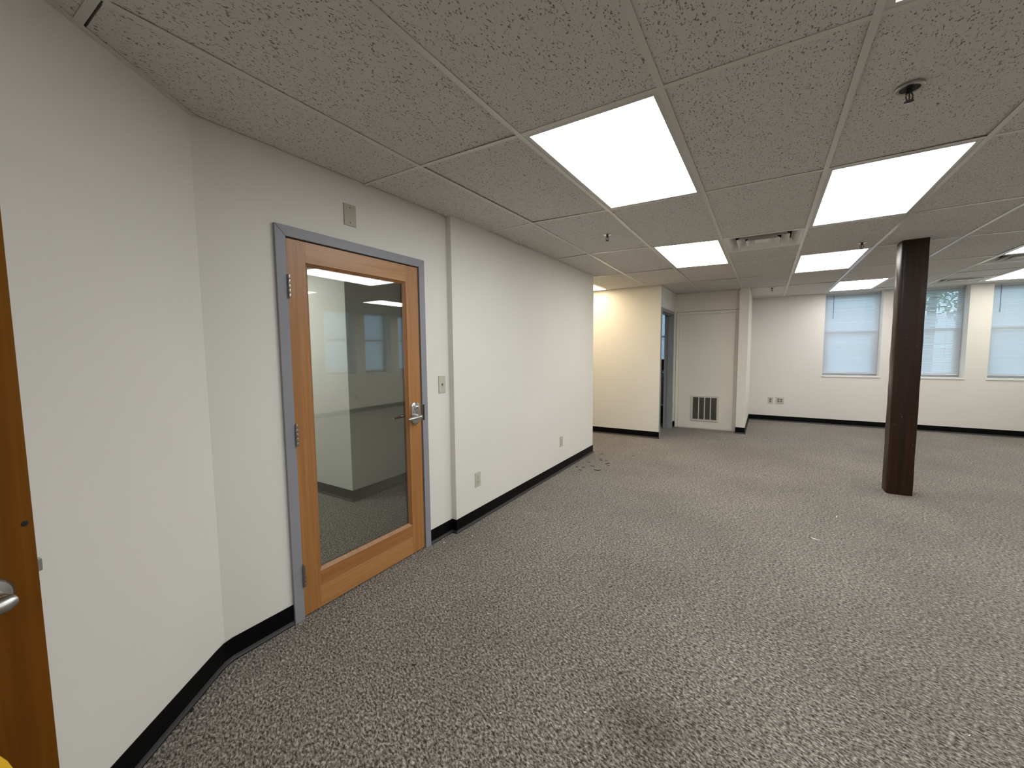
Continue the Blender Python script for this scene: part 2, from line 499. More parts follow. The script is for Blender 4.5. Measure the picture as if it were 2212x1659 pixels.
# ------------------------------------------------------------------ suspended ceiling
GX0, GY0R, T = -1.58709, 1.66193, 0.6096
SAG = '-1,0,9;-1,1,27;-1,2,79;-1,3,68;-1,4,18;-1,5,14;-1,6,8;0,0,5;0,1,22;0,2,203;0,3,163;0,4,12;0,5,24;0,6,11;1,0,1;1,1,-63;1,2,73;1,3,41;1,4,0;1,5,69;1,6,10;2,0,-1;2,1,-28;2,2,8;2,3,-102;2,4,-107;2,5,-14;2,6,6;3,0,0;3,1,-6;3,2,-4;3,3,-140;3,4,-32;3,5,-5;3,6,2;4,0,1;4,1,2;4,2,74;4,3,-102;4,4,-1;4,5,-2;4,6,0;5,0,1;5,1,4;5,2,11;5,3,-31;5,4,94;5,5,-4;5,6,-2;6,0,1;6,1,2;6,2,1;6,3,-8;6,4,23;6,5,-25;6,6,-4;7,0,1;7,1,1;7,2,0;7,3,-2;7,4,5;7,5,-9;7,6,-3'
DZ = {}
for e in SAG.split(';'):
    a, b, c = e.split(','); DZ[(int(a), int(b))] = int(c) * 1e-4
def gx(c): return GX0 + c * T
def gy(r): return GY0R + (r - 1) * 2 * T
def gz(x, y):
    """height of the slightly uneven grid at a point"""
    c = (x - GX0) / T; r = (y - GY0R) / (2 * T) + 1
    c0, r0 = math.floor(c + 1e-6), math.floor(r + 1e-6); fc, fr = c - c0, r - r0
    g = lambda i, j: DZ.get((i, j), 0.0)
    z = (g(c0, r0) * (1 - fc) + g(c0 + 1, r0) * fc) * (1 - fr) + (g(c0, r0 + 1) * (1 - fc) + g(c0 + 1, r0 + 1) * fc) * fr
    return CEIL + z
ceiling = struct(empty('ceiling', (0, 0, CEIL)), 'suspended ceiling of fissured grey-white tiles in a white grid', 'ceiling')
edges = {}
def tile(x0, x1, y0, y1, gap=0.004):
    if x1 - x0 < 0.03 or y1 - y0 < 0.03: return
    cs = [(x0 + gap, y0 + gap), (x1 - gap, y0 + gap), (x1 - gap, y1 - gap), (x0 + gap, y1 - gap)]
    lift = [0.0018 + random.choice((0, 0, 0.0005, 0.001, 0.002, 0.0045)) for _ in cs]
    lo = [(x, y, gz(x, y) + l) for (x, y), l in zip(cs, lift)]
    MB().hexa(lo + [(x, y, z + 0.016) for x, y, z in lo]).build('ceiling_tile', M['tile'], ceiling)
def edge(a, b):
    k = tuple(sorted((a, b))); edges[k] = True
FIX = {(1, 1): 'A', (3, 2): 'A', (1, 3): 'B', (3, 4): 'B', (3, 0): 'A', (4, 6): 'C', (6, 2): 'A', (6, 4): 'D', (7, 6): 'D', (-2, 4): 'W', (6, 0): 'A', (4, -2): 'A'}
DIFF = {(2, 3): 0, (6, 5): 0, (6, 6): 1}      # which half of the cell
fixtures = []; diffs = []
for r in range(-2, 8):
    for c in range(-2, 10):
        x0, x1, y0, y1 = gx(c), gx(c + 1), gy(r), gy(r + 1)
        if c == 9: x1 = XR - 0.003
        if r == -2: y0 = max(y0, -1.997)
        if r < 0 and c < 1 and y1 < -0.7: continue
        if r < 0 and c < -1: continue
        if y1 <= 5.0:
            if x1 < XW1: continue
            x0 = max(x0, XW1 + 0.008 if r < 1 else (XW1 + 0.009 if r == 1 else XW2 + 0.007))
        if r == -1 and c == -1: y1 -= 0.017
        if r == 3 and c == -2: y0 = YW2
        if r == 5:
            if c < 0: y1 = YB + 0.004
            elif c == 0:
                tile(x0, XA - 0.02, y0, YB + 0.004); x0 = XA - 0.004
        if r == 6:
            if c < 0: continue
            if c < 2: y1 = YA + 0.004
        if r == 7:
            if c < 2: continue
            y1 = YF + 0.002
        if (c, r) in FIX: fixtures.append((c, r, x0, x1, y0, y1))
        elif (c, r) in DIFF:
            ym = (y0 + y1) / 2
            if DIFF[(c, r)] == 0: diffs.append((x0, x1, y0, ym)); tile(x0, x1, ym, y1)
            else: diffs.append((x0, x1, ym, y1)); tile(x0, x1, y0, ym)
            edge((x0, ym), (x1, ym))
        else: tile(x0, x1, y0, y1)
        if r < 7 and not (r == 5 and c < 0) and not (r == 6 and c < 2): edge((x0, y1), (x1, y1))
        if c < 9: edge((x1, y0), (x1, y1))
        if (c, r) in ((-2, 3), (-2, 4)): edge((x0, y0), (x0, y1))
for (a, b) in edges:
    along_y = abs(a[0] - b[0]) < 1e-6
    w = 0.012; t = 0.0018 if along_y else 0.0013
    za, zb = gz(*a), gz(*b)
    if along_y:
        lo = [(a[0] - w, a[1], za - t), (a[0] + w, a[1], za - t), (b[0] + w, b[1], zb - t), (b[0] - w, b[1], zb - t)]
    else:
        lo = [(a[0], a[1] - w, za - t), (b[0], b[1] - w, zb - t), (b[0], b[1] + w, zb - t), (a[0], a[1] + w, za - t)]
    MB().hexa(lo + [(x, y, z + 0.0022) for x, y, z in lo]).build('grid_tee', M['tee'], ceiling)
# wall angles
def wall_angle(name, pts, label, drop=0.0, h=0.022):
    mb = MB()
    for (x0, y0), (x1, y1), nrm in pts:
        n = Vector(nrm).normalized() * 0.02
        a0, a1 = Vector((x0, y0)), Vector((x1, y1)); k = max(1, int((a1 - a0).length / 0.6))
        for i in range(k):
            q0 = a0.lerp(a1, i / k); q1 = a0.lerp(a1, (i + 1) / k)
            z0, z1 = gz(*q0) - 0.002 - drop, gz(*q1) - 0.002 - drop
            e0, e1 = q0 + Vector((n.x, n.y)), q1 + Vector((n.x, n.y))
            mb.hexa([(q0.x, q0.y, z0), (q1.x, q1.y, z1), (e1.x, e1.y, z1), (e0.x, e0.y, z0), (q0.x, q0.y, z0 + 0.0025), (q1.x, q1.y, z1 + 0.0025), (e1.x, e1.y, z1 + 0.0025), (e0.x, e0.y, z0 + 0.0025)])
    return struct(mb.build(name, M['tee']), label, 'trim')
wall_angle('trim_1', [((p0.x, p0.y), (p1.x, p1.y), SN[:2])], 'white wall angle along the top of the slanted wall')
wall_angle('trim_2', [((XW2, 3.35), (XW2, YW2), (1, 0))], 'white wall angle above the long left wall')
wall_angle('trim_3', [((-2.8, YB), (XA, YB), (0, -1)), ((XA, YB), (XA, YA), (1, 0)), ((XA, YA), (XS0, YA), (0, -1))], 'white wall angle round the alcove')
wall_angle('trim_4', [((XS1, YF), (XR, YF), (0, -1))], 'white wall angle above the windows')

LIGHTCOL = {'A': (0.95, 0.975, 1.0), 'B': (1.0, 0.985, 0.93), 'C': (1.0, 0.96, 0.99), 'D': (1.0, 0.97, 0.88), 'W': (1.0, 0.80, 0.53)}
LENS = {k: emit_mat('lens_light_' + k, v, PANEL_STRENGTH * (1.1 if k == 'W' else 1.0)) for k, v in LIGHTCOL.items()}
FLAB = {(1, 1): 'large lit ceiling panel nearest the glass door', (3, 2): 'lit ceiling panel just before the brown post at the right', (1, 3): 'lit ceiling panel left of the square air vent',
        (3, 4): 'lit ceiling panel right of the square air vent beyond a sprinkler', (3, 0): 'corner of a lit ceiling panel at the top edge right', (4, 6): 'small far lit ceiling panel above the leftmost window',
        (6, 2): 'lit ceiling panel right of the frame reflected in the door glass', (6, 4): 'sliver of lit ceiling panel at the right edge before a vent', (7, 6): 'lit ceiling panel at the right edge above the rightmost window',
        (-2, 4): 'warm lit ceiling panel in the corridor past the white wall corner', (6, 0): 'unseen lit ceiling panel added out of view to the right', (4, -2): 'unseen lit ceiling panel added behind the camera'}  # last two panels are unseen, added for the light they give
def troffer(x0, x1, y0, y1, lens, label, drop=0.0):
    e = empty('ceiling_light', ((x0 + x1) / 2, (y0 + y1) / 2, gz((x0 + x1) / 2, (y0 + y1) / 2)))
    tag(e, label, 'light', 'recessed ceiling light panels')
    def quad(i, dz): return [(x, y, gz(x, y) + dz - drop) for x, y in ((x0 + i, y0 + i), (x1 - i, y0 + i), (x1 - i, y1 - i), (x0 + i, y1 - i))]
    o, i = quad(0.011, 0.0005), quad(0.034, -0.001); ou, iu = quad(0.011, 0.09), quad(0.034, 0.012)
    mb = MB()
    vs = o + i + iu + ou
    fs = []
    for k in range(4):
        j = (k + 1) % 4
        fs += [(k, j, 4 + j, 4 + k), (4 + k, 4 + j, 8 + j, 8 + k), (k, 12 + k, 12 + j, j)]
    fs.append((12, 13, 14, 15))
    mb.add(vs, fs).build('frame', M['fixture'], e)
    MB().hexa(quad(0.033, 0.002) + quad(0.033, 0.005)).build('lens', lens, e)
    return e
for (c, r, x0, x1, y0, y1) in fixtures:
    troffer(x0, x1, y0, y1, LENS[FIX[(c, r)]], FLAB[(c, r)])
DLAB = ['square louvred air vent between two lit ceiling panels', 'air vent at the right edge behind the lit panel sliver', 'farthest air vent at the ceiling edge above the middle window']
for (x0, x1, y0, y1), lab in zip(diffs, DLAB):
    cx, cy = (x0 + x1) / 2, (y0 + y1) / 2; z = gz(cx, cy)
    e = tag(empty('air_vent', (cx, cy, z)), lab, 'vent', 'ceiling air vents')
    hz = 0.2935
    def ring(a0, z0, a1, z1, th=0.003):
        vs = []
        for a, zz in ((a0, z0), (a1, z1), (a1 + th, z1), (a0 + th, z0)):
            vs += [(cx - a, cy - a, zz), (cx + a, cy - a, zz), (cx + a, cy + a, zz), (cx - a, cy + a, zz)]
        fs = []
        for q in range(4):
            w = (q + 1) % 4
            for k in range(4):
                j = (k + 1) % 4; fs.append((q * 4 + k, q * 4 + j, w * 4 + j, w * 4 + k))
        return MB().add(vs, fs)
    fr = MB()
    fr.v = ring(0.268, z - 0.001, 0.268, z + 0.004, hz - 0.268).v; fr.f = ring(0.268, z, 0.268, z + 0.004, 0.02).f
    fr.build('face_frame', M['diffuser'], e)
    ring(0.268, z - 0.002, 0.215, z + 0.05).build('louver', M['diffuser'], e)
    ring(0.195, z - 0.006, 0.14, z + 0.045).build('louver', M['diffuser'], e)
    ring(0.125, z - 0.008, 0.075, z + 0.04).build('louver', M['diffuser'], e)
    MB().box(cx - 0.06, cx + 0.06, cy - 0.06, cy + 0.06, z + 0.004, z + 0.007).build('centre_plate', M['diffuser'], e)
    ring(0.222, z + 0.05, 0.222, z + 0.16).build('neck', M['plenum'], e)
    MB().box(cx - 0.22, cx + 0.22, cy - 0.22, cy + 0.22, z + 0.155, z + 0.158).build('damper', M['dark'], e)

# sprinklers
def sprinkler(x, y, label, recessed, ang):
    z = gz(x, y)
    e = tag(empty('fire_sprinkler', (x, y, z)), label, 'sprinkler', 'ceiling sprinklers')
    if recessed:
        MB().lathe((x, y, z), [(0.030, 0.003), (0.031, -0.004), (0.040, -0.005), (0.043, -0.002), (0.043, 0.003)], 32).build('escutcheon', M['satin'], e, smooth=True)
        MB().lathe((x, y, z), [(0.001, -0.0025), (0.0298, -0.0035), (0.0298, 0.002)], 28).build('cup', M['dark'], e, smooth=True)
    else:
        MB().lathe((x, y, z), [(0.008, 0.002), (0.009, -0.006), (0.022, -0.005), (0.034, -0.001), (0.034, 0.003)], 28).build('escutcheon', M['chrome'], e, smooth=True)
    dz = -0.004 if not recessed else -0.003
    MB().lathe((x, y, z + dz), [(0.0095, 0), (0.0095, -0.014), (0.006, -0.017), (0.005, -0.017)], 14).build('body', M['sprinkler'], e, smooth=True)
    ca, sa = math.cos(ang), math.sin(ang)
    for s in (-1, 1):
        pts = [(x + s * ca * q, y + s * sa * q, z + dz - h) for q, h in ((0.007, 0.014), (0.013, 0.022), (0.014, 0.032), (0.008, 0.043), (0.002, 0.047))]
        MB().tube(pts, 0.0026, 6).build('frame_arm', M['sprinkler'], e, smooth=True)
    MB().tube([(x, y, z + dz - 0.016), (x, y, z + dz - 0.044)], 0.0022, 6).build('glass_bulb', M['sprinkler'], e, smooth=True)
    mb = MB().lathe((x, y, z + dz - 0.049), [(0.001, 0.001), (0.006, 0.001), (0.015, 0.0025), (0.015, 0.0012), (0.005, -0.001), (0.001, -0.001)], 18)
    mb.build('deflector', M['sprinkler'], e, smooth=True)
sprinkler(0.424, 2.173, 'nearest sprinkler with dark recessed ring at upper right of the ceiling', True, 0.6)
sprinkler(-1.19, 3.49, 'sprinkler with white collar in the tile beside the glass-door panel', False, 0.9)
sprinkler(0.718, 5.022, 'sprinkler hanging just before the lit panel left of the post', False, 0.2)
sprinkler(0.042, 7.896, 'farthest sprinkler near the white stub wall top', False, 0.4)

# ------------------------------------------------------------------ door 1: glazed wooden door in grey frame
door = struct(empty('door_1', (XW1, (DY0 + DY1) / 2, 0)), 'glazed fir door with chrome lever in grey metal frame', 'door')
FX0, FX1 = -2.165, XW1 + 0.016
def frame_piece(poly, name='frame_member'):
    """poly in (y, z); extruded along x"""
    mb = MB(); n = len(poly)
    vs = [(FX0, y, z) for y, z in poly] + [(FX1, y, z) for y, z in poly]
    fs = [tuple(range(n)), tuple(range(n, 2 * n))] + [(i, (i + 1) % n, n + (i + 1) % n, n + i) for i in range(n)]
    return mb.add(vs, fs).build(name, M['frame'], door, bevel=0.0022)
g = 0.0006
frame_piece([(DY0 - FO, 0), (DY0, 0), (DY0, DZ1), (DY0 - FO, DZ1 + FO - g)])
frame_piece([(DY1 + FO, 0), (DY1, 0), (DY1, DZ1), (DY1 + FO, DZ1 + FO - g)])
frame_piece([(DY0 + g, DZ1), (DY1 - g, DZ1), (DY1 + FO, DZ1 + FO), (DY0 - FO, DZ1 + FO)])
MB().box(-2.10, -2.075, DY0 - 0.001, DY0 + 0.016, 0, DZ1).box(-2.10, -2.075, DY1 - 0.016, DY1 + 0.001, 0, DZ1).box(-2.10, -2.075, DY0, DY1, DZ1 - 0.016, DZ1 + 0.001).build('frame_stop', M['frame'], door)
LX0, LX1 = -2.068, -2.024        # leaf thickness
LY0, LY1, LZ0, LZ1 = DY0 + 0.005, DY1 - 0.005, 0.010, DZ1 - 0.006
SL, SR, TR, BR = 0.098, 0.112, 0.105, 0.200
ga0, ga1, gb0, gb1 = LY0 + SL, LY1 - SR, LZ0 + BR, LZ1 - TR     # glazing opening incl. bead
MB().box(LX0, LX1, LY0, ga0, LZ0, LZ1).build('stile', M['stileV'], door, bevel=0.0012)
MB().box(LX0, LX1, ga1, LY1, LZ0, LZ1).build('stile', M['stileV'], door, bevel=0.0012)
MB().box(LX0, LX1 - 0.0004, ga0, ga1, gb1, LZ1).build('top_rail', M['railH'], door, bevel=0.0008)
MB().box(LX0, LX1 - 0.0004, ga0, ga1, LZ0, LZ0 + BR * 0.60).build('bottom_rail', M['railH'], door, bevel=0.0006)
MB().box(LX0, LX1 - 0.0004, ga0, ga1, LZ0 + BR * 0.60, gb0).build('bottom_rail', M['railD'], door, bevel=0.0006)
BW = 0.017
def bead(a, b, c, d):
    """bevelled glazing bead round the glass; outer rectangle -> inner rectangle, one stick per side"""
    xo, xi = LX1 - 0.003, LX1 - 0.016
    O = [(a, c), (b, c), (b, d), (a, d)]; I = [(a + BW, c + BW), (b - BW, c + BW), (b - BW, d - BW), (a + BW, d - BW)]
    for k in range(4):
        j = (k + 1) % 4
        MB().hexa([(xo, *O[k]), (xo, *O[j]), (xi, *I[j]), (xi, *I[k]), (LX1 - 0.03, *O[k]), (LX1 - 0.03, *O[j]), (LX1 - 0.03, *I[j]), (LX1 - 0.03, *I[k])]).build('glazing_bead', M['bead'], door)
        xb = LX0 + 0.003; xc = LX0 + 0.014
        MB().hexa([(xb, *O[k]), (xb, *O[j]), (xc, *I[j]), (xc, *I[k]), (LX0 + 0.02, *O[k]), (LX0 + 0.02, *O[j]), (LX0 + 0.02, *I[j]), (LX0 + 0.02, *I[k])]).build('glazing_bead', M['bead'], door)
bead(ga0, ga1, gb0, gb1)
for xg in (-2.0405, -2.0525):
    MB().box(xg - 0.0015, xg + 0.0015, ga0 + 0.004, ga1 - 0.004, gb0 + 0.004, gb1 - 0.004).build('glass_pane', M['glass'], door)
for zc in (1.395 + 0.328, 1.395 - 0.417, 1.395 - 1.160):
    h = empty('hinge', (LX1, LY0, zc)); adopt(h, door); h.location = (LX1, LY0, zc)
    h.matrix_parent_inverse = Matrix.Translation(-Vector(door.location))
    yk, xk = LY0 - 0.002, FX1 + 0.006
    for q in range(5):
        z0 = zc - 0.057 + q * 0.0232
        mbk = MB().lathe((xk, yk, z0), [(0.0005, 0.0006), (0.0062, 0.0006), (0.0066, 0.0016), (0.0066, 0.0212), (0.0062, 0.0222), (0.0005, 0.0222)], 14)
        ko = mbk.build('knuckle', M['hinge'], None, smooth=True); ko.parent = h
        ko.matrix_parent_inverse = Matrix.Translation(-Vector((LX1, LY0, zc)))
    lf = MB().box(LX1 - 0.001, FX1 + 0.004, LY0 - 0.004, LY0 - 0.0012, zc - 0.057, zc + 0.059).build('leaf_plate', M['sprinkler'], None); lf.parent = h
    lf.matrix_parent_inverse = Matrix.Translation(-Vector((LX1, LY0, zc)))
# lever lock
ly, lz = 2.006, 0.980
lock = MB()
poly = rounded(0.078, 0.150, 0.035, 7)
vs = [(LX1 + 0.0005, ly + a, lz + b) for a, b in poly] + [(LX1 + 0.010, ly + a, lz + b) for a, b in poly] + [(LX1 + 0.016, ly + a * 0.82, lz + b * 0.91) for a, b in poly]
n = len(poly)
fs = [tuple(range(n)), tuple(range(2 * n, 3 * n))] + [(q * n + i, q * n + (i + 1) % n, (q + 1) * n + (i + 1) % n, (q + 1) * n + i) for q in (0, 1) for i in range(n)]
plate = lock.add(vs, fs).build('lock_plate', M['chrome'], door, smooth=True)
o = MB().lathe((LX1 + 0.015, ly, lz + 0.034), [(0.001, 0.0), (0.019, 0.0), (0.018, 0.007), (0.011, 0.009), (0.010, 0.006), (0.001, 0.006)], 20, 'x').build('lock_cylinder', M['chrome'], door, smooth=True)
MB().box(LX1 + 0.0208, LX1 + 0.0216, ly - 0.0015, ly + 0.0015, lz + 0.026, lz + 0.041).build('keyhole', M['dark'], door)
lev = empty('lever_handle', (LX1 + 0.03, ly, lz - 0.022)); adopt(lev, door); lev.matrix_parent_inverse = Matrix.Translation(-Vector(door.location))
def lever_part(mb, name, mat):
    o = mb.build(name, mat, None, smooth=True); o.parent = lev
    o.matrix_parent_inverse = Matrix.Translation(-Vector((LX1 + 0.03, ly, lz - 0.022)))
lever_part(MB().lathe((LX1 + 0.014, ly, lz - 0.022), [(0.001, 0), (0.016, 0.0), (0.0135, 0.012), (0.0125, 0.040), (0.001, 0.042)], 18, 'x'), 'hub', M['satin'])
lever_part(MB().tube([(LX1 + 0.048, ly + 0.014, lz - 0.021), (LX1 + 0.050, ly, lz - 0.022), (LX1 + 0.051, ly - 0.04, lz - 0.024), (LX1 + 0.050, ly - 0.085, lz - 0.027), (LX1 + 0.046, ly - 0.103, lz - 0.028)], [0.011, 0.0145, 0.013, 0.012, 0.008], 14), 'grip', M['satin'])
bl = MB().lathe((LX0 - 0.044, ly, lz - 0.022), [(0.001, 0.0), (0.013, 0.0), (0.014, 0.03), (0.024, 0.036), (0.024, 0.044), (0.001, 0.044)], 16, 'x')
bl.tube([(LX0 - 0.045, ly + 0.01, lz - 0.022), (LX0 - 0.046, ly - 0.03, lz - 0.023), (LX0 - 0.046, ly - 0.09, lz - 0.026), (LX0 - 0.040, ly - 0.115, lz - 0.027)], [0.009, 0.012, 0.010, 0.006], 12)
bl.build('inner_lever', M['chrome'], door, smooth=True)
MB().box(FX1 - 0.001, FX1 + 0.0015, DY1 + 0.001, DY1 + 0.017, lz - 0.058, lz + 0.052).build('strike_plate', M['sprinkler'], door, bevel=0.0008)

# wall plates and outlets
def wall_plate(name, o, u, n, w, h, mat, label, cat, kind, group=None):
    mm = frame_m(o, u, n)
    e = tag(empty(name, o), label, cat, group)
    def put(mb, nm, mt, **k): return mb.xf(mm).build(nm, mt, e, **k)
    put(MB().box(-w / 2, w / 2, -0.001, 0.006, -h / 2, h / 2), 'cover', mat, bevel=0.0022)
    if kind == 'blank':
        for s in (-1, 1): put(MB().lathe((0, 0.0055, s * 0.042), [(0.0005, 0), (0.0035, 0.0), (0.003, 0.0016), (0.0005, 0.0018)], 12, 'y'), 'screw', M['slot'], smooth=True)
    if kind == 'key':
        put(MB().lathe((0, 0.0055, 0), [(0.001, 0), (0.0095, 0.0), (0.009, 0.003), (0.001, 0.003)], 18, 'y'), 'key_socket', M['satin'], smooth=True)
        put(MB().box(-0.0022, 0.0022, 0.0085, 0.0092, -0.007, 0.007), 'key_slot', M['dark'])
        put(MB().box(-0.0022, 0.0022, 0.006, 0.0066, -0.020, -0.015), 'index_mark', M['dark'])
    if kind in ('duplex', 'quad'):
        for uc in ((0,) if kind == 'duplex' else (-0.023, 0.023)):
            for s in (-1, 1):
                poly = rounded(0.034, 0.028, 0.012, 4)
                rb = MB().prism(poly, 0, 0.003)
                rb.v = [(uc + a, 0.0055 + c, s * 0.0195 + b) for a, b, c in rb.v]
                ro = put(rb, 'receptacle', M['recept'] if mat is M['greyplate'] else mat, bevel=0.0006)
                for du, dzz, sw in ((-0.006, 0.003, 0.0013), (0.006, 0.003, 0.0013), (0, -0.0075, 0.002)):
                    put(MB().box(uc + du - sw, uc + du + sw, 0.0084, 0.0089, s * 0.0195 + dzz - 0.004 * (sw < 0.0015) - 0.002, s * 0.0195 + dzz + 0.004 * (sw < 0.0015) + 0.002), 'slot', M['slot'])
        put(MB().lathe((0, 0.0055, 0), [(0.0005, 0), (0.003, 0.0), (0.0025, 0.0014), (0.0005, 0.0016)], 10, 'y'), 'screw', M['slot'], smooth=True)
    return e
UY, NX = (0, 1, 0), (1, 0, 0)
wall_plate('blank_plate', (XW1, 1.551, CAM_Z + 0.7725), UY, NX, 0.078, 0.118, M['plate'], 'tan blank cover plate on the wall above the glass door', 'wall plate', 'blank')
wall_plate('key_switch', (XW1, 2.291, CAM_Z - 0.240), UY, NX, 0.072, 0.125, M['ivory'], 'ivory key switch plate right of the glass door frame', 'switch', 'key')
wall_plate('wall_outlet', (XW2, 2.651, CAM_Z - 1.048), UY, NX, 0.073, 0.118, M['ivory'], 'ivory outlet low on the left wall nearest the glass door', 'outlet', 'duplex', 'wall outlets')
wall_plate('wall_outlet', (XW2, 4.27, CAM_Z - 1.048), UY, NX, 0.073, 0.118, M['ivory'], 'ivory outlet low on the left wall nearest the corridor corner', 'outlet', 'duplex', 'wall outlets')
wall_plate('wall_outlet', (0.094, YF, 0.399), (1, 0, 0), (0, -1, 0), 0.085, 0.122, M['greyplate'], 'single outlet low on the far wall left of a double one', 'outlet', 'duplex', 'wall outlets')
wall_plate('double_outlet', (0.247, YF, 0.401), (1, 0, 0), (0, -1, 0), 0.132, 0.122, M['greyplate'], 'wide double outlet low on the far wall right of the single one', 'outlet', 'quad', 'wall outlets')
wall_plate('wall_outlet', (XA, 7.70, 0.41), UY, NX, 0.06, 0.115, M['ivory'], 'narrow outlet between the grey doorway and the closet door', 'outlet', 'duplex', 'wall outlets')
wall_plate('wall_outlet', (XR, 6.13, 0.37), (0, -1, 0), (-1, 0, 0), 0.073, 0.118, M['greyplate'], 'faint outlet on the right wall reflected in the door glass', 'outlet', 'duplex', 'wall outlets')

# ------------------------------------------------------------------ door 2: grey doorway in the alcove
d2 = struct(empty('door_2', (XA, (GY0 + GY1) / 2, 0)), 'grey metal door frame standing open in the alcove side wall', 'door')
F2 = 0.05
def f2(poly):
    n = len(poly); a, b = XA - 0.135, XA + 0.014
    vs = [(a, y, z) for y, z in poly] + [(b, y, z) for y, z in poly]
    MB().add(vs, [tuple(range(n)), tuple(range(n, 2 * n))] + [(i, (i + 1) % n, n + (i + 1) % n, n + i) for i in range(n)]).build('frame_member', M['frame'], d2, bevel=0.002)
f2([(GY0 - 0.034, 0), (GY0, 0), (GY0, GZ1), (GY0 - 0.034, GZ1 + F2 - g)])
f2([(GY1 + F2, 0), (GY1, 0), (GY1, GZ1), (GY1 + F2, GZ1 + F2 - g)])
f2([(GY0 + g, GZ1), (GY1 - g, GZ1), (GY1 + F2, GZ1 + F2), (GY0 - 0.034, GZ1 + F2)])
MB().box(XA - 0.075, XA - 0.035, GY1 - 0.016, GY1 + 0.001, 0, GZ1).box(XA - 0.075, XA - 0.035, GY0 - 0.001, GY0 + 0.016, 0, GZ1).box(XA - 0.075, XA - 0.035, GY0, GY1, GZ1 - 0.016, GZ1).build('frame_stop', M['frame'], d2)
MB().box(XA - 0.05, XA - 0.03, GY1 - 0.0185, GY1 - 0.0155, 0.93, 1.06).build('strike_plate', M['satin'], d2)

# equipment glimpsed through the doorway
ex, ey = -1.70, 8.15
eq = tag(empty('cleaning_machine', (ex, ey, 0)), 'dark upright machine with maroon handle glimpsed through the grey doorway', 'machine')
MB().box(ex - 0.17, ex + 0.17, ey - 0.16, ey + 0.16, 0.012, 0.13).build('base_unit', M['blackplastic'], eq, bevel=0.02)
MB().box(ex - 0.10, ex + 0.10, ey - 0.06, ey + 0.07, 0.12, 0.34).build('motor_housing', M['blackplastic'], eq, bevel=0.03)
MB().tube([(ex - 0.09, ey + 0.06, 0.12), (ex - 0.06, ey + 0.10, 0.55), (ex - 0.03, ey + 0.13, 0.9), (ex - 0.01, ey + 0.15, 1.16)], 0.014, 8).build('handle_pole', M['blackplastic'], eq, smooth=True)
MB().box(ex - 0.10, ex + 0.09, ey + 0.06, ey + 0.15, 1.0, 1.212).build('handle_head', M['redplastic'], eq, bevel=0.025)
MB().tube([(ex - 0.06, ey + 0.04, 1.02)] + [(ex + 0.01 + 0.075 * math.cos(a), ey + 0.03, 0.93 + 0.10 * math.sin(a)) for a in [math.radians(150 - 30 * k) for k in range(12)]], 0.008, 7).build('power_cord', M['blackplastic'], eq, smooth=True)

# ------------------------------------------------------------------ door 3: painted closet door with return air grille
d3 = struct(empty('door_3', (-0.88, YA, 0)), 'cream painted closet door with air return grille low down', 'door')
CL, CR, CT = -1.372, XS0 - 0.001, 2.045
MB().box(CL, CL + 0.045, YA - 0.018, YA + 0.002, 0.004, CT).build('casing', M['closet'], d3, bevel=0.003)
MB().box(CR - 0.05, CR, YA - 0.018, YA + 0.002, 0.004, CT).build('casing', M['closet'], d3, bevel=0.003)
MB().box(CL + 0.0455, CR - 0.0505, YA - 0.018, YA + 0.002, CT - 0.045, CT).build('casing', M['closet'], d3, bevel=0.003)
MB().box(CL + 0.048, CR - 0.053, YA - 0.011, YA + 0.004, 0.012, CT - 0.048).build('slab', M['closet'], d3, bevel=0.002)
MB().box(CL - 0.007, CL, YA - 0.004, YA + 0.001, 0.004, CT + 0.006).build('painted_gap_shadow', M['slot'], d3)  # dark strips paint a shadow line round the casing, no real recess
MB().box(CL, CR, YA - 0.004, YA + 0.001, CT, CT + 0.006).build('painted_gap_shadow', M['slot'], d3)
gl0, gl1, gz0, gz1_ = -1.108, -0.664, 0.142, 0.588
gr = empty('return_grille', (-0.886, YA, 0.36)); adopt(gr, d3); gr.matrix_parent_inverse = Matrix.Translation(-Vector(d3.location))
def grp(mb, nm, mt, **k):
    o = mb.build(nm, mt, None, **k); o.parent = gr; o.matrix_parent_inverse = Matrix.Translation(-Vector((-0.886, YA, 0.36))); return o
yg0, yg1 = YA - 0.024, YA - 0.011
for b in ((gl0, gl1, gz0, gz0 + 0.03), (gl0, gl1, gz1_ - 0.03, gz1_), (gl0, gl0 + 0.034, gz0 + 0.03, gz1_ - 0.03), (gl1 - 0.034, gl1, gz0 + 0.03, gz1_ - 0.03)):
    grp(MB().box(b[0], b[1], yg0, yg1, b[2], b[3]), 'grille_frame', M['grille'], bevel=0.003)
for k in (1, 2, 3):
    xm = gl0 + 0.034 + (gl1 - gl0 - 0.068) * k / 4
    grp(MB().box(xm - 0.008, xm + 0.008, yg0 + 0.002, yg1, gz0 + 0.03, gz1_ - 0.03), 'mullion', M['grille'])
lv = MB()
for k in range(30):
    zz = gz0 + 0.035 + k * 0.0127
    lv.hexa([(gl0 + 0.034, yg1 - 0.010, zz), (gl1 - 0.034, yg1 - 0.010, zz), (gl1 - 0.034, yg1, zz + 0.009), (gl0 + 0.034, yg1, zz + 0.009), (gl0 + 0.034, yg1 - 0.010, zz + 0.001), (gl1 - 0.034, yg1 - 0.010, zz + 0.001), (gl1 - 0.034, yg1, zz + 0.010), (gl0 + 0.034, yg1, zz + 0.010)])
lo_ = grp(lv, 'louvers', M['screen']); lo_['kind'] = 'stuff'

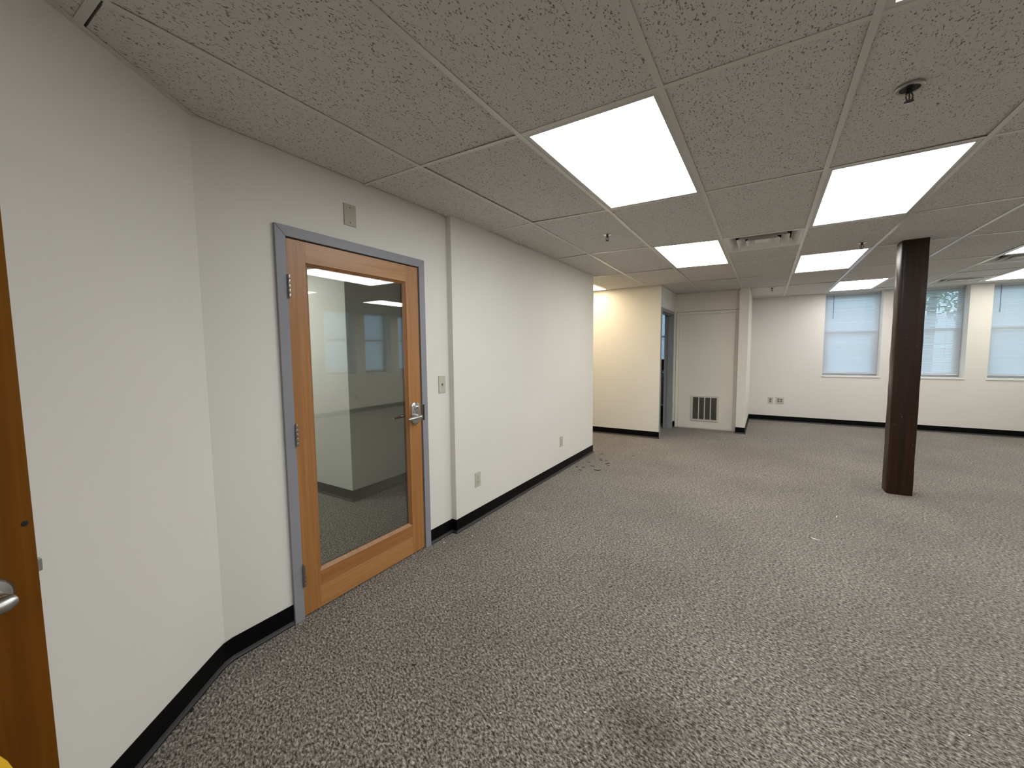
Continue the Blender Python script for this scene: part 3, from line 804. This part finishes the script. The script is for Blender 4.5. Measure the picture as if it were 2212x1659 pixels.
# ------------------------------------------------------------------ door 4: brown slab door standing open at the left edge
E4 = Vector((-1.134, 0.158, 0)); D4 = Vector((0.25, -0.968, 0)).normalized(); N4 = Vector((0.968, 0.25, 0)).normalized()
d4 = struct(empty('door_4', tuple(E4)), 'brown wood slab door standing open at the left edge', 'door')
M4 = frame_m(E4, D4, N4)     # local x along the door away from its free edge, local y towards the camera
def p4(mb, nm, mt, **k): return mb.xf(M4).build(nm, mt, d4, **k)
p4(MB().box(0, 0.90, -0.044, 0, 0.012, 2.03), 'slab', M['slab'], bevel=0.0015)
zl = CAM_Z - 0.405
p4(MB().lathe((0.066, 0, zl - 0.008), [(0.001, 0.0), (0.033, 0.0), (0.033, 0.004), (0.028, 0.010), (0.016, 0.012), (0.014, 0.05), (0.001, 0.05)], 24, 'y'), 'rose', M['satin'], smooth=True)
p4(MB().tube([(0.055, 0.052, zl - 0.006), (0.066, 0.055, zl - 0.007), (0.11, 0.058, zl - 0.009), (0.17, 0.056, zl - 0.012)], [0.010, 0.014, 0.012, 0.009], 14), 'lever', M['satin'], smooth=True)
b4 = MB()
b4.prism([(-0.013, -0.026), (-0.011, -0.014), (0.004, -0.012), (0.004, -0.030), (-0.004, -0.030)], zl + 0.001, zl + 0.023)
p4(b4, 'latch_bolt', M['satin'])
p4(MB().box(-0.001, 0.0005, -0.034, -0.010, zl - 0.028, zl + 0.052), 'latch_plate', M['satin'])
p4(MB().lathe((0.012, -0.0002, CAM_Z - 0.303), [(0.001, 0.0), (0.0055, 0.0), (0.004, 0.0012), (0.001, 0.0013)], 10, 'y'), 'wood_plug', M['scrapd'], smooth=True)
for zc in (0.22, 1.0, 1.8):
    p4(MB().lathe((0.905, 0.002, zc - 0.05), [(0.001, 0), (0.0065, 0), (0.0065, 0.1), (0.001, 0.1)], 12), 'hinge', M['hinge'], smooth=True)

# yellow plastic stand in front of that door
ys = tag(empty('yellow_stand', (-0.99, -0.02, 0)), 'yellow plastic stand with rounded top before the brown door', 'stand')
Ms = frame_m(Vector((-0.982, 0.0685, 0)), D4, N4)
def panel(sgn, nm):
    h = 0.85
    pts = [(-0.050, 0.0), (-0.040, 0.42), (-0.028, 0.68), (-0.018, 0.735), (-0.010, 0.765), (0.004, 0.797), (0.022, 0.825), (0.045, 0.843), (0.07, 0.85)]
    W2 = 0.25
    pts = pts + [(W2 - x, z) for x, z in reversed(pts)]
    n = len(pts)
    y = lambda z: sgn * (0.008 + 0.085 * (1 - z / h))
    vs = [(x, y(z) - 0.004, z * 1.015 + 0.002) for x, z in pts] + [(x, y(z) + 0.004, z * 1.015 + 0.002) for x, z in pts]
    MB().add(vs, [tuple(range(n)), tuple(range(n, 2 * n))] + [(i, (i + 1) % n, n + (i + 1) % n, n + i) for i in range(n)]).xf(Ms).build(nm, M['yellow'], ys)
panel(1, 'front_panel'); panel(-1, 'back_panel')
MB().tube([(0.05, 0, 0.82), (0.20, 0, 0.82)], 0.008, 8).xf(Ms).build('hinge_pin', M['yellow'], ys, smooth=True)

# ------------------------------------------------------------------ dark timber post
PX0, PX1, PY0, PY1 = 1.022, 1.208, 5.152, 5.338
pts = []
ch = 0.030
for cx, cy, a0 in ((PX1 - 0.006, PY1 - 0.006, 0), (PX0 + 0.008, PY1 - 0.008, 90), (PX0 + ch, PY0 + ch, 180), (PX1 - 0.006, PY0 + 0.006, 270)):
    rr = 0.006 if cx > 1.15 else (0.008 if cy > 5.25 else ch)
    for k in range(5):
        a = math.radians(a0 + 22.5 * k); pts.append((cx + rr * math.cos(a), cy + rr * math.sin(a)))
mb = MB(); nseg = 26; npt = len(pts); vs = []
rng = random.Random(3)
off = [rng.uniform(-1, 1) for _ in range(npt)]
for q in range(nseg + 1):
    z = 0.001 + (CEIL + 0.02) * q / nseg
    for i, (x, y) in enumerate(pts):
        w = 0.0012 * math.sin(q * 0.9 + off[i] * 3) + 0.0012 * rng.uniform(-1, 1)
        vs.append((x + w, y + w * off[i], z))
fs = [(q * npt + i, q * npt + (i + 1) % npt, (q + 1) * npt + (i + 1) % npt, (q + 1) * npt + i) for q in range(nseg) for i in range(npt)]
fs += [tuple(range(npt)), tuple(nseg * npt + i for i in range(npt))]
mb.add(vs, fs)
tag(mb.build('timber_post', M['post'], None, smooth=True), 'dark stained timber post with rounded edges standing on the carpet', 'post')

# ------------------------------------------------------------------ windows and blinds
slat_cache = {}
def window(idx, o, u, n, label, blind_label, wand_u=0.135, angle=66, top_angle=None, see=True):
    mm = frame_m(o, u, n)
    w = struct(empty('window_%d' % idx, (mm @ Vector((WW / 2, -0.25, WZ0)))[:]), label, 'window')
    def put(mb, nm, mt, par=w, **k): return mb.xf(mm).build(nm, mt, par, **k)
    fr = 0.03
    zm = 1.685
    put(MB().box(0, fr, -0.30, -0.235, WZ0, WZ1), 'window_frame', M['sash']); put(MB().box(WW - fr, WW, -0.30, -0.235, WZ0, WZ1), 'window_frame', M['sash'])
    put(MB().box(fr, WW - fr, -0.30, -0.235, WZ0, WZ0 + 0.03), 'window_frame', M['sash']); put(MB().box(fr, WW - fr, -0.30, -0.235, WZ1 - 0.03, WZ1), 'window_frame', M['sash'])
    def sash(z0, z1, y0, y1, sw, nm):
        e = empty(nm, (mm @ Vector((WW / 2, (y0 + y1) / 2, (z0 + z1) / 2)))[:]); base = Vector(e.location)
        e.parent = w; e.matrix_parent_inverse = Matrix.Translation(-Vector(w.location))
        def pp(mb, n2, mt):
            ob = mb.xf(mm).build(n2, mt, None); ob.parent = e; ob.matrix_parent_inverse = Matrix.Translation(-base)
        a, b = fr, WW - fr
        pp(MB().box(a, a + sw, y0, y1, z0, z1), 'sash_bar', M['sash']); pp(MB().box(b - sw, b, y0, y1, z0, z1), 'sash_bar', M['sash'])
        pp(MB().box(a + sw, b - sw, y0, y1, z0, z0 + 0.045), 'sash_bar', M['sash']); pp(MB().box(a + sw, b - sw, y0, y1, z1 - 0.04, z1), 'sash_bar', M['sash'])
        pp(MB().box(a + sw, b - sw, (y0 + y1) / 2 - 0.002, (y0 + y1) / 2 + 0.002, z0 + 0.045, z1 - 0.04), 'pane', M['winglass'])
    sash(zm - 0.02, WZ1 - 0.03, -0.295, -0.27, 0.03, 'upper_sash')
    sash(WZ0 + 0.03, zm + 0.02, -0.265, -0.238, 0.055, 'lower_sash')
    put(MB().box(-0.012, WW + 0.012, -0.235, 0.012, WZ0 - 0.02, WZ0 + 0.004), 'window_sill', M['trimpaint'], bevel=0.003)
    # blind
    bd = tag(empty('window_blind', (mm @ Vector((WW / 2, -0.17, WZ1)))[:]), blind_label, 'blind', 'white slatted window blinds')
    def pb(mb, nm, mt, **k): return mb.xf(mm).build(nm, mt, bd, **k)
    a, b, yc = 0.010, WW - 0.010, -0.208
    pb(MB().box(a, b, yc - 0.013, yc + 0.013, WZ1 - 0.028, WZ1 - 0.001), 'head_rail', M['rail'])
    zb = WZ0 + 0.045
    ncount = int((WZ1 - 0.03 - zb - 0.02) / 0.0225)
    for k in range(ncount):
        z = zb + 0.026 + k * 0.0225
        ang = angle
        if top_angle and z > 1.95: ang = top_angle
        key = (idx, ang)
        if key not in slat_cache:
            t = math.radians(ang); hw = 0.0125; th = 0.0004
            mbs = MB(); vs = []
            for q in range(4):
                s = -1 + 2 * q / 3; crown = 0.0016 * (1 - s * s)
                yy = -s * hw * math.cos(t) + crown * math.sin(t); zz = s * hw * math.sin(t) + crown * math.cos(t)
                vs += [(a - WW / 2, yy, zz), (b - WW / 2, yy, zz)]
            mbs.add(vs, [(0, 1, 3, 2), (2, 3, 5, 4), (4, 5, 7, 6)])
            m3 = mm.copy(); m3.translation = (0, 0, 0)
            ob = mbs.xf(m3).build('slat', M['slat'], None, smooth=True)
            slat_cache[key] = ob.data
        else:
            ob = bpy.data.objects.new('slat', slat_cache[key]); COL.objects.link(ob)
        ob.location = mm @ Vector((WW / 2 + random.uniform(-0.0015, 0.0015), yc, z + random.uniform(-0.001, 0.001)))
        ob.parent = bd; ob.matrix_parent_inverse = Matrix.Translation(-Vector(bd.location))
    pb(MB().box(a, b, yc - 0.012, yc + 0.012, zb - 0.006, zb + 0.010), 'bottom_rail', M['rail'], bevel=0.003)
    for uu in (0.19, WW - 0.19):
        for dy in (-0.0135, 0.0135):
            pb(MB().box(uu - 0.0012, uu + 0.0012, yc + dy - 0.0006, yc + dy + 0.0006, zb, WZ1 - 0.02), 'ladder_cord', M['cord'])
    if wand_u:
        pb(MB().tube([(wand_u, yc + 0.018, WZ1 - 0.02), (wand_u + 0.002, yc + 0.02, 1.93)], 0.0045, 6), 'tilt_wand', M['wand'], smooth=True)
U, NF = (1, 0, 0), (0, -1, 0)
window(1, (far_wins[1], YF, 0), U, NF, 'leftmost far window left of the timber post', 'white blind in the leftmost far window left of the timber post')
window(2, (far_wins[2], YF, 0), U, NF, 'middle far window right beside the timber post', 'half open white blind right beside the timber post', None, 56, 40)
window(3, (far_wins[3], YF, 0), U, NF, 'rightmost far window at the right edge', 'white blind in the window at the right edge')
window(4, (far_wins[0], YF, 0), U, NF, 'window glimpsed through the grey doorway', 'white blind glimpsed through the grey doorway', None, 60)
RL = ['right wall window reflected leftmost in the door glass', 'right wall window reflected in the middle of the door glass', 'right wall window reflected at the right of the door glass']
for k, y in enumerate(right_wins):
    window(5 + k, (XR, y, 0), (0, -1, 0), (-1, 0, 0), RL[k], RL[k].replace('right wall window', 'white blind'), None, 50)

# tree and ground outside
struct(MB().box(-60, 70, YF + 0.6, 90, -4.1, -4.0).build('ground', M['ground']), 'grass outside the windows', 'ground')
tr = tag(empty('tree', (3.75, 15.6, -4.0)), 'green leafy tree outside the half open blind', 'tree')
MB().tube([(3.75, 15.6, -4.0), (3.7, 15.6, 0.5), (3.8, 15.5, 3.4)], [0.22, 0.16, 0.06], 10).build('trunk', M['bark'], tr, smooth=True)
lf = MB(); rg = random.Random(11)
for _ in range(900):
    while True:
        q = Vector((rg.uniform(-1, 1), rg.uniform(-1, 1), rg.uniform(-1, 1)))
        if q.length < 1: break
    c = Vector((3.75 + q.x * 1.25, 15.5 + q.y * 1.2, 2.95 + q.z * 0.9))
    a = Vector((rg.uniform(-1, 1), rg.uniform(-1, 1), rg.uniform(-1, 1))).normalized(); b = a.orthogonal().normalized()
    L_, W_ = rg.uniform(0.06, 0.11), rg.uniform(0.03, 0.05)
    lf.add([c - a * L_, c + b * W_, c + a * L_, c - b * W_], [(0, 1, 2, 3)])
fo = lf.build('foliage', M['leaf'], tr); fo['kind'] = 'stuff'

# lamp of the room behind the glass door, out of sight to the left
troffer(-4.30, -3.69, 0.80, 2.02, emit_mat('lens_light_back_room', (1.0, 1.0, 0.95), 13.0), 'lit ceiling panel of the room behind the glass door', 0.0905)

# ------------------------------------------------------------------ litter on the carpet
def scrap(x, y, lx, ly_, rot, mat, name, label, cat, group=None, h=0.003, curl=0.004):
    ca, sa = math.cos(rot), math.sin(rot); vs = []; n = 5
    rg = random.Random(int(x * 1000) * 7 + int(y * 1000))
    for q in range(n):
        s = -1 + 2 * q / (n - 1); wv = ly_ * (1 - 0.55 * abs(s) ** 1.5) * rg.uniform(0.7, 1.1)
        bend = 0.25 * lx * math.sin(s * 1.6 + rg.uniform(-0.3, 0.3))
        for t in (-1, 1):
            px, py = s * lx, t * wv + bend * 0.4
            z = h + curl * (s * s) * rg.uniform(0.3, 1.0)
            vs.append((x + ca * px - sa * py, y + sa * px + ca * py, z))
    k = len(vs); vs2 = [(a, b, c - 0.0012) for a, b, c in vs]
    fs = []
    for q in range(n - 1):
        i = q * 2
        fs += [(i, i + 1, i + 3, i + 2), (k + i, k + i + 2, k + i + 3, k + i + 1), (i, i + 2, k + i + 2, k + i), (i + 1, k + i + 1, k + i + 3, i + 3)]
    fs += [(0, k, k + 1, 1), (k - 2, k - 1, 2 * k - 1, 2 * k - 2)]
    tag(MB().add(vs + vs2, fs).build(name, mat), label, cat, group)
dl = 'dark dry leaf fragment on the carpet by the corridor corner'
for k, (x, y) in enumerate([(-1.884, 4.509), (-1.814, 4.526), (-1.80, 4.403), (-1.834, 4.773), (-1.74, 4.637), (-1.645, 4.491), (-1.62, 4.50), (-1.767, 4.989), (-1.734, 4.931), (-1.84, 5.248), (-1.678, 4.962), (-1.619, 4.824), (-1.583, 4.75)]):
    scrap(x, y, random.uniform(0.017, 0.034), random.uniform(0.008, 0.013), random.uniform(-0.5, 0.9), M['scrapd'], 'leaf_fragment', dl, 'debris', 'dry leaf fragments by the corridor corner')
scrap(-1.448, 5.358, 0.02, 0.007, 0.3, M['scrapd'], 'leaf_fragment', 'single dark leaf fragment before the cream corridor wall', 'debris')
scrap(-1.291, 1.231, 0.010, 0.005, 0.6, M['scrapd'], 'lint_bit', 'small black fluff on the carpet below the glass door', 'debris')
scrap(-1.875, 0.612, 0.017, 0.006, -0.4, M['scrapd'], 'leaf_fragment', 'dark curled leaf fragment against the slanted wall base', 'debris')
scrap(0.35, 3.63, 0.030, 0.0055, -0.45, M['scrapw'], 'paper_scrap', 'white sliver of paper on the open carpet', 'debris')
scrap(0.539, 4.209, 0.028, 0.004, 1.25, M['scrapw'], 'plastic_peg', 'thin white plastic peg on the carpet left of the post', 'debris')
scrap(-1.792, 0.614, 0.012, 0.005, 0.9, M['scrapt'], 'wood_chip', 'tan chip on the carpet before the slanted wall', 'debris')
scrap(-1.846, 0.642, 0.007, 0.0016, 0.9, M['scrapw'], 'paper_scrap', 'tiny pale sliver beside the tan chip', 'debris')
scrap(0.034, 5.234, 0.02, 0.006, 0.2, M['scrapd'], 'lint_bit', 'dark speck on the carpet far left of the post', 'debris')
for x, y in [(-1.96, 2.20), (-1.847, 2.393)]:
    scrap(x, y, 0.007, 0.004, 0.5, M['scrapw'], 'crumb', 'pale crumb on the carpet beside the wall step', 'debris', 'crumbs by the wall step')
for x, y in [(-1.211, 1.694), (-0.826, 1.225), (-0.548, 1.397), (0.666, 2.021)]:
    scrap(x, y, 0.005, 0.0025, 0.5, M['scrapw'], 'crumb', 'tiny pale crumb on the foreground carpet', 'debris', 'crumbs on the foreground carpet')
